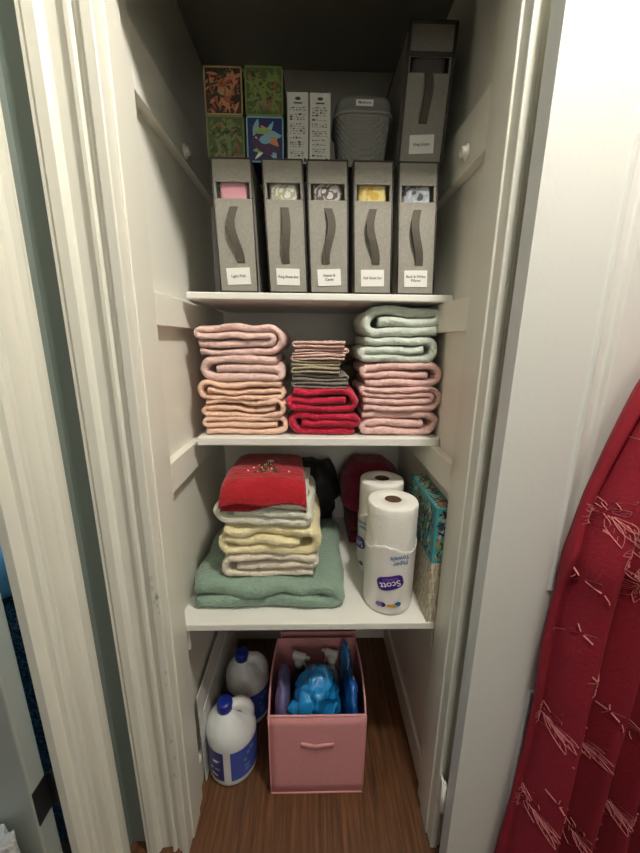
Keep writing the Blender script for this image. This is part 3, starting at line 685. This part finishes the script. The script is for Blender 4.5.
# ---- woven basket
def rrect(w, d, n, z, pw=4.5):
    out = []
    for k in range(n):
        a = 2*math.pi*k/n; c, s = math.cos(a), math.sin(a); out.append(Vector((math.copysign(abs(c)**(2/pw), c)*w/2, math.copysign(abs(s)**(2/pw), s)*d/2, z)))
    return out
bk = thing('lidded_basket', 'grey woven plastic basket with lid between the cartons and the large box', 'basket', (.105, .928, ZT))
BAS = mat('grey_basket_plastic', (128, 128, 120), .5, 0)
bm = bmesh.new(); rows = []; n = 88; nz = 34
for j in range(nz+1):
    z = .0+.094*j/nz; ww = .100+.020*j/nz; r = rrect(ww, ww, n, z)
    if 3 < j < nz-1:
        for k, p in enumerate(r):
            if (k//2+j//2) % 2 == 0: p.x *= .968; p.y *= .968
    rows.append(r)
loops(bm, rows, True, False); obj('body', bm, BAS, bk, smooth=False)
bm = bmesh.new(); loops(bm, [rrect(.122, .122, n, .093), rrect(.130, .130, n, .0935), rrect(.1305, .1305, n, .098), rrect(.124, .124, n, .0995), rrect(.121, .121, n, .118), rrect(.114, .114, n, .126), rrect(.09, .09, n, .1285)], True, True)
ld = obj('lid', bm, BAS, bk, smooth=True)
bm = B(-.018, .018, -.0630, -.0612, .106, .117); lc = obj('label_card', bm, PAPER, ld)
bm = text_bm('Medicine', .0075, lambda x, y, q_: Vector((x, -.0633, .1115+y))); obj('writing', bm, INK, lc)

# ================================================================== FLOOR OF THE CLOSET
PINKFAB = mat('dusty_pink_canvas', (222, 152, 154), .9, .8, 420, .06, 60); PINKTR = mat('light_pink_edging', (224, 160, 162), .85)
def bin_(label, loc, w, d, h, bulge):
    t = thing('fabric_bin', label, 'storage bin', loc, 0, 'pink fabric bins on the closet floor')
    def wallrings(o, s):
        rings = []
        for j in range(9):
            z = h*j/8; k = math.sin(z/h*math.pi*.9); ring = []
            for (x0, y0, x1, y1, bx_, by_) in ((-1, 0, 1, 0, 0, -1), (1, 0, 1, 1, 1, 0), (1, 1, -1, 1, 0, 1), (-1, 1, -1, 0, -1, 0)):
                for q in range(12):
                    s_ = q/12; x = (x0+(x1-x0)*s_)*(w/2-o); y = (y0+(y1-y0)*s_)*(d-2*o)+o; b = math.sin(s_*math.pi)*k
                    if bx_: x += bx_*bulge*b*(.3+z/h)
                    if by_ < 0: y += -.002*b
                    ring.append(Vector((x*(1+.012*z/h), y, z if s == 0 else max(z, .004))))
            rings.append(ring)
        return rings
    bm = bmesh.new(); A = wallrings(0, 0); I = wallrings(.003, 1)
    loops(bm, A, True, False); loops(bm, I, True, False)
    bm.verts.ensure_lookup_table()
    n = len(A[0]); va = [bm.verts.new(p) for p in A[-1]]; vi = [bm.verts.new(p) for p in I[-1]]
    for i in range(n): bm.faces.new((va[i], va[(i+1) % n], vi[(i+1) % n], vi[i]))
    bmesh.ops.remove_doubles(bm, verts=bm.verts, dist=.00005); obj('body', bm, PINKFAB, t)
    bm = bmesh.new(); rim = [(a+b)/2 + Vector((0, 0, .0005)) for a, b in zip(A[-1], I[-1])]; tube(bm, rim+[rim[0]], .0028, 8, cap=False)
    for cx_ in (-w/2, w/2): tube(bm, [A[j][0 if cx_ < 0 else 12]+Vector((0, -.0005, 0)) for j in range(9)], .0018, 8)
    tube(bm, [(-w/2, -.001, .003), (w/2, -.001, .003)], .002, 8)
    obj('edging', bm, PINKTR, t)
    bm = bmesh.new(); rows = []
    for k in range(13):
        s = k/12; x = -.044+.088*s; z = h*.66-.002*math.sin(s*math.pi)+.0015*math.sin(s*11); y = -.004-.004*math.sin(s*math.pi); hh = .0085
        rows.append([Vector((x, y, z-hh)), Vector((x, y, z+hh)), Vector((x, y+.002, z+hh)), Vector((x, y+.002, z-hh))])
    loops(bm, rows); obj('handle', bm, PINKTR, t, smooth=True)
    return t
bin_('open dusty pink fabric bin on the floor holding cleaning supplies, nearest the front', (.0165, .713, 0), .255, .248, .277, .016)
bin_('dusty pink fabric bin behind the front bin, mostly hidden under the shelf', (.024, .985, 0), .25, .235, .277, .006)
o = obj('folded_cloth', pillow_bm(.16, .24, .14, 12, 3, .02), mat('off_white_cloth', (214, 206, 196), .9, .5, 90), loc=(.00, 1.11, .05)); tag(o, 'off-white cloth bundle sticking out of the rear pink bin', 'cloth')

def crumple(w, h, d, seed, amp, freq=20, p=2.4, segs=(56, 36)):
    bm = bmesh.new(); bmesh.ops.create_uvsphere(bm, u_segments=segs[0], v_segments=segs[1], radius=1)
    for v in bm.verts:
        c = v.co; s = lambda a: math.copysign(abs(a)**(2/p), a)
        q = Vector((s(c.x)*w/2, s(c.y)*d/2, s(c.z)*h/2+h/2)); n_ = noise.turbulence_vector(q*freq+Vector((seed, seed*.7, 0)), 2, True)
        q += (n_-Vector((.5, .5, .5)))*amp; q.z = max(q.z, .001); v.co = q
    for f in bm.faces: f.smooth = False
    return bm
BAG = mat('glossy_blue_plastic', (34, 140, 206), .15, .6, 40, .25, 20, coat=.6)
o = obj('plastic_bag', crumple(.135, .325, .150, 3, .034, 18, 2.2), BAG, loc=(.022, .806, .006)); tag(o, 'glossy bright blue plastic-wrapped pack in the centre of the pink bin', 'bag')
for p in o.data.polygons: p.use_smooth = True
# knotted tail of the bag
o2 = obj('bag_tail', crumple(.05, .03, .03, 5, .012, 40, 2), BAG, parent=o, loc=(-.060, -.045, .225))
# tall blue packs with a pale seam at the right
for x, y, rz, hh, lab, c in ((.116, .80, .06, .300, 'deep blue refill pouch leaning at the right inside the pink bin', (30, 96, 176)), (.112, .915, .05, .30, 'blue refill pouch behind the first one at the right of the pink bin', (44, 128, 196))):
    t = thing('refill_pouch', lab, 'pouch', (x, y, .0045), rz, 'blue pouches in the pink bin')
    obj('pouch_body', crumple(.036, hh, .150 if y < .82 else .09, int(x*1000), .010, 18, 2.6), mat('blue_pouch_%d' % int(x*1000), c, .25, .4, 60, .2, 20, coat=.4), t, smooth=True)
    bm = bmesh.new(); tube(bm, [(-.012, -.074 if y < .82 else -.045, .04), (-.012, -.079 if y < .82 else -.05, hh*.6), (0, -.045, hh*.88), (.004, 0, hh+.002)], .0035, 8, squash=.5); obj('seam', bm, mat('pale_seam_%d' % int(x*1000), (176, 200, 220), .4), t)
o = obj('folded_cloth', crumple(.040, .290, .17, 9, .014, 18, 2.6), mat('lavender_cloth', (112, 104, 150), .85, .6, 80, .2, 20), loc=(-.080, .815, .0045)); tag(o, 'dull lavender crumpled cloth at the left inside the pink bin', 'cloth')
for p in o.data.polygons: p.use_smooth = True
def spray(label, loc, rz, body, hgt, s=1):
    t = thing('spray_bottle', label, 'spray bottle', loc, rz, 'spray bottles in the pink bin')
    bm = bmesh.new(); lathe(bm, [(.026*s, 0), (.030*s, .004), (.030*s, hgt*.55), (.024*s, hgt*.66), (.013*s, hgt*.76), (.012*s, hgt*.80)], seg=28); obj('bottle', bm, body, t)
    bm = bmesh.new(); z = hgt*.80
    lathe(bm, [(.015, z), (.0155, z+.018), (.011, z+.021), (.009, z+.030)], seg=24); obj('collar', bm, mat('sprayer_white', (222, 220, 214), .4), t)
    bm = bmesh.new(); zt = z+.034
    loops(bm, [[Vector((x, a*.010, zt+b*.011)) for a, b in ((-1, -1), (1, -1), (1.1, .3), (.5, 1), (-.5, 1), (-1.1, .3))] for x in (-.020, -.012, .010, .022)]); tube(bm, [(.02, 0, zt+.002), (.034, 0, zt+.001)], .0055, 12)
    tube(bm, [(.010, 0, zt-.006), (.018, 0, zt-.022), (.024, 0, zt-.040)], .0038, 8)
    obj('trigger_head', bm, mat('trigger_white', (228, 226, 220), .4), t, bevel=.002)
    return t
spray('dark spray bottle with white trigger head at the left back of the pink bin', (-.038, .905, .0045), math.radians(-20), mat('smoky_bottle', (66, 60, 66), .3), .285)
spray('pale spray bottle with white head behind the blue pouch in the pink bin', (.066, .925, .0045), math.radians(160), mat('pale_bottle', (186, 180, 170), .35), .27, .85)

# ---- bleach jugs
JUG = mat('milky_white_plastic', (226, 228, 226), .35, .1, 30, coat=.3, sss=.15); LABB = mat('label_blue', (64, 84, 168), .35); LABD = mat('label_navy', (52, 56, 120), .35); LABL = mat('label_light', (110, 150, 205), .35)
def jug(label, loc, rz):
    t = thing('bleach_jug', label, 'jug', loc, rz, 'white bleach jugs on the closet floor')
    # local: handle towards +x, cap axis shifted towards -x
    prof = [(.060, 0), (.067, .003), (.070, .010), (.070, .020), (.0705, .128), (.070, .140), (.067, .154), (.061, .169), (.051, .184), (.038, .197), (.026, .206), (.019, .211), (.0175, .222)]
    bm = bmesh.new()
    def fn(p, a, r, z):
        s = max(0, min(1, (z-.13)/.09)); p = Vector((p.x - .016*s, p.y, p.z))
        # scooped shoulder under the handle
        c = max(0, math.cos(a)); g = math.exp(-((z-.180)/.024)**2)*c**3*.020
        return Vector((p.x-g, p.y, p.z))
    lathe(bm, prof, seg=48, fn=fn)
    tube(bm, [(-.006, 0, .205), (.010, 0, .210), (.028, 0, .204), (.042, 0, .190), (.050, 0, .170), (.052, 0, .152), (.048, 0, .138)], [.014, .016, .018, .019, .019, .018, .014], 14, squash=1)
    obj('body', bm, JUG, t, smooth=True)
    bm = bmesh.new(); lathe(bm, [(.0205, .209), (.0215, .211), (.0215, .233), (.0195, .237), (.006, .2375)], c=(-.016, 0), seg=36, fn=lambda p, a, r, z: p + (Vector((math.cos(a*18), math.sin(a*18), 0))*.0 if r < .02 else Vector((math.cos(a), math.sin(a), 0))*(.0007*math.cos(a*18))))
    obj('cap', bm, BLUEGLOSS, t)['label'] = 'dark blue screw cap'
    bm = bmesh.new(); n = 60; R_ = .0713
    def seg_(a0, a1, z0, z1, mi, rr_=R_):
        m_ = max(2, int((a1-a0)/.1)); 
        for k in range(m_):
            b0 = a0+(a1-a0)*k/m_; b1 = a0+(a1-a0)*(k+1)/m_
            f = bm.faces.new([bm.verts.new((rr_*math.cos(b), rr_*math.sin(b), z)) for b, z in ((b0, z0), (b1, z0), (b1, z1), (b0, z1))]); f.material_index = mi; f.smooth = True
    f0 = math.radians(-90)+.0-rz   # direction that faces the hall
    seg_(f0+.14, f0+2.9, .026, .128, 0); seg_(f0-2.9, f0-.14, .026, .128, 1)
    rnd = random.Random(3)
    for k in range(7):
        a = f0+.45+rnd.uniform(0, .9); z = .04+rnd.uniform(0, .07); seg_(a, a+rnd.uniform(.06, .25), z, z+rnd.uniform(.003, .012), 2, R_+.0003)
        a = f0-1.2+rnd.uniform(0, .8); z = .035+rnd.uniform(0, .06); seg_(a, a+rnd.uniform(.06, .3), z, z+rnd.uniform(.002, .008), 3, R_+.0003)
    obj('printed_label', bm, [LABB, LABD, LABL, WINK], t)
jug('white bleach jug with blue cap standing in front on the closet floor', (-.233, .797, 0), math.radians(28))
jug('white bleach jug with blue cap standing behind, in shade beside the pink bin', (-.214, .955, 0), math.radians(10))
# folded white board leaning on the left wall behind the jugs
bm = bmesh.new()
for k, (x, y0, y1, z1) in enumerate(((-.3080, .745, 1.17, .30), (-.3045, .775, 1.10, .22))):
    v = box(bm, 0, .0022, y0, y1, 0, z1)
    for q in v: q.co.x += x + (.010 if q.co.z < .01 else 0)*0 - (q.co.z/z1)*.0 + (.0 if q.co.z > .01 else .006*(1-k))
o = obj('paper_bag', bm, mat('white_kraft_paper', (220, 218, 212), .6, .4, 30)); tag(o, 'flat folded white paper bags leaning on the left wall behind the jugs', 'paper bag')

# ================================================================== ROBE ON THE DOOR
ROBE = mat('deep_red_fleece', (128, 2, 26), .95, .6, 170, .14, 20); RPRINT = mat('pale_pink_print', (196, 112, 112), .8)
LE = [(.34, .60), (.10, .56), (.0, .515), (-.058, .487), (-.157, .458), (-.24, .436), (-.347, .415), (-.424, .417), (-.667, .420), (-1.054, .405), (-1.20, .400)]
def ledge(z):
    for (za, xa), (zb, xb_) in zip(LE, LE[1:]):
        if z <= za and z >= zb: return xa+(xb_-xa)*(za-z)/(za-zb)
    return LE[0][1] if z > LE[0][0] else LE[-1][1]
def robe_pt(u, v):
    z = .34 - v*1.48; L = ledge(z); top = max(0, 1-v/.22); Rr = .80+.06*v - .08*top; L = L + .05*top
    x = L + (Rr-L)*u
    ph = 1.1*math.sin(v*2.2)
    fold = abs(math.sin(u*24 + .6*ph + .8*math.sin(u*9+v*1.5)+.9))**1.0 ; f2 = math.sin(u*83+v*4+1.3)
    dep = .066*(.75+.3*v)*fold
    edge = min(1, u/.05)
    y = .510 - dep*(.35+.65*edge) - .004*f2*edge - .012*math.exp(-((z+.34)/.05)**2)*math.exp(-u*9) + .018*(1-edge)**1.5
    x += .0035*math.sin(z*13+u*4)*(1-.5*u) + .004*noise.noise(Vector((u*6, v*8, 0)))
    return Vector((x, y + .006*noise.noise(Vector((u*9, v*7, 5))), H+z))
NU, NV = 220, 90; bm = bmesh.new(); rows = []
for j in range(NV+1):
    v = j/NV; fr = [robe_pt(i/NU, v) for i in range(NU+1)]
    bk_ = [Vector((fr[-1].x-.01, .526, fr[-1].z)), Vector(((fr[0].x+fr[-1].x)/2, .528, fr[-1].z)), Vector((fr[0].x+.01, .526, fr[0].z))]
    rows.append(fr+bk_)
loops(bm, rows, True, True)
rt_ = random.Random(12)
def stroke(u0, v0, pts, wd):
    """pts in metres on the cloth, x right, y down"""
    P = []
    for x, y in pts:
        X_, Zr = u0+x, v0-y; v = (.34-Zr)/1.48; top = max(0, 1-v/.22); L = ledge(Zr)+.05*top; u = (X_-L)/(.80+.06*v-.08*top-L)
        if not 0 < u < 1: continue
        P.append(robe_pt(u, v)+Vector((0, -.0022, 0)))
    for a, b in zip(P, P[1:]):
        d_ = (b-a); 
        if d_.length < 1e-5 or a.x < ledge(a.z-H)+.006 or d_.length > .03: continue
        s = Vector((d_.z, 0, -d_.x)).normalized()*wd if abs(d_.x)+abs(d_.z) > 1e-6 else Vector((wd, 0, 0))
        f = bm.faces.new([bm.verts.new(p) for p in (a-s, a+s, b+s, b-s)]); f.material_index = 1
def petal(u0, v0, ang, L, wd, r0=.004):
    ca, sa = math.cos(ang), math.sin(ang)
    for sg in (-1, 1):
        pts = []
        for k in range(6):
            s = k/5; a = r0+L*s; b = sg*wd*math.sin(math.pi*s)
            pts.append((a*ca-b*sa, a*sa+b*ca))
        stroke(u0, v0, pts, .0007)
    for s0 in (.35, .6): stroke(u0, v0, [((r0+L*s0)*ca, (r0+L*s0)*sa), ((r0+L*(s0+.2))*ca-.4*wd*sa, (r0+L*(s0+.2))*sa+.4*wd*ca)], .0005)
def motif(x, z, kind, ang):
    # nearest u for the wanted x
    u, v = x, z
    if kind == 'big':
        for k in range(7): petal(u, v, ang+(-1.3+.43*k), .026+.007*((k*7) % 3), .0055)
        for k in range(3): petal(u, v, ang+math.pi+(-.5+.5*k), .016, .004)
        stroke(u, v, [(0, 0), (-.02*math.cos(ang), -.02*math.sin(ang)), (-.032*math.cos(ang+.3), -.032*math.sin(ang+.3))], .0010)
        for k in range(4): a = ang+.8+k*1.3; stroke(u, v, [(.034*math.cos(a), .034*math.sin(a)), (.037*math.cos(a), .037*math.sin(a))], .0020)
    else:
        for k in range(5):
            a = ang+k*1.257; stroke(u, v, [(.002*math.cos(a), .002*math.sin(a)), (.013*math.cos(a), .013*math.sin(a))], .0013)
        stroke(u, v, [(.016*math.cos(ang), .016*math.sin(ang)), (.026*math.cos(ang+.2), .026*math.sin(ang+.2)), (.030*math.cos(ang+.3), .030*math.sin(ang+.3))], .0009)
MOT = 'MOTIFS'
MOT = [(.418,-.235,'big',1.9),(.447,-.27,'big',1.3),(.470,-.335,'big',1.2),(.505,-.33,'big',.6),(.400,-.345,'s',.5),(.407,-.43,'s',2),
       (.470,-.04,'s',1),(.465,-.11,'s',2.2),(.497,-.10,'s',.3),(.398,-.62,'big',1.6),(.475,-.57,'s',.8),(.52,-.45,'big',1.1),(.455,-.665,'big',.9),
       (.43,-.50,'s',1.4),(.44,-.60,'s',.3),(.545,-.62,'big',1.9),(.395,-.82,'big',1.4),(.470,-.86,'big',2.0),(.415,-.76,'s',1),(.53,-.80,'big',.7),(.44,-.98,'big',1.2),(.60,-.30,'big',1.5),(.62,-.10,'s',1),
       (.56,-.15,'big',2.),(.66,-.5,'big',1.),(.70,-.2,'big',1.4),(.64,-.75,'big',.5),(.72,-.8,'big',1.7),(.58,-.95,'s',1.),(.52,.08,'big',1.6),(.66,.12,'big',.9),(.60,-1.02,'big',2.1),(.38,-1.02,'s',.4)]
for m_ in MOT: motif(m_[0]*1.08+.004, m_[1]*1.08, *m_[2:])
o = obj('robe', bm, [ROBE, RPRINT]); tag(o, 'deep red robe with pale pink flower print hanging on the open door at right', 'robe')
bm = bmesh.new(); box(bm, .615, .645, .530, .5355, H+.30, H+.37); tube(bm, [(.63, .530, H+.36), (.63, .50, H+.365), (.63, .478, H+.350), (.63, .474, H+.362)], .004, 10)
o = obj('door_hook', bm, DARK); tag(o, 'small dark hook on the open door holding the red robe', 'hook')

# ================================================================== SIDE ROOM, seen through the hinge gap
bd = thing('bed', 'bed with blue patterned bedspread seen through the narrow gap at far left', 'bed', (0, 0, 0))
bm = bmesh.new(); rows = []
for j in range(14):
    z = .695*(1-j/13)+.005; rows.append([Vector((-.475-.12*k, .60+.012*math.sin(k*2.3+j*.25)+.002*j, z)) for k in range(8)])
vs = [[bm.verts.new(p) for p in r] for r in rows]
back = [[bm.verts.new(p+Vector((0, .01, 0))) for p in r] for r in rows]
for a, b in ((vs, 1), (back, -1)):
    for r, s in zip(a, a[1:]):
        for i in range(7): bm.faces.new((r[i], r[i+1], s[i+1], s[i]))
box(bm, -1.31, -.473, .60, 1.2, .66, .705)
obj('bedspread', bm, cellmat('blue_patterned_cotton', [(24, 44, 66), (60, 96, 120), (36, 66, 92), (96, 134, 150), (30, 54, 80)], 45, .8, 2.0), bd)
obj('bed_frame', B(-1.29, -.49, .63, 1.19, .0, .66), mat('dark_bed_frame', (40, 36, 34), .6), bd)
o = obj('pillow', pillow_bm(.34, .12, .28, 2, 2.4, .006), mat('light_blue_cotton', (150, 205, 235), .8), loc=(-.70, .72, .705)); tag(o, 'light blue pillow on the bed seen through the gap at far left', 'pillow')
# crumpled pale garment hanging low on the side-room door
bm = bmesh.new(); rows = []
for j in range(20):
    s = j/19; z = .425-.40*s; ring = []
    for k in range(36):
        a = 2*math.pi*k/36; wd = .12+.05*s; y = .030
        ring.append(Vector((-.568+wd*math.cos(a)*.62*(1+.06*math.sin(5*a+j*.5)), .405+y*math.sin(a)*(1+.35*math.sin(7*a+j*.4)), z+.02*math.cos(a*2)*(1-s))))
    rows.append(ring)
loops(bm, rows); o = obj('towel', bm, terry('pale_grey_plush', (178, 178, 174))); tag(o, 'pale grey crumpled towel hanging low at the bottom left corner', 'towel')
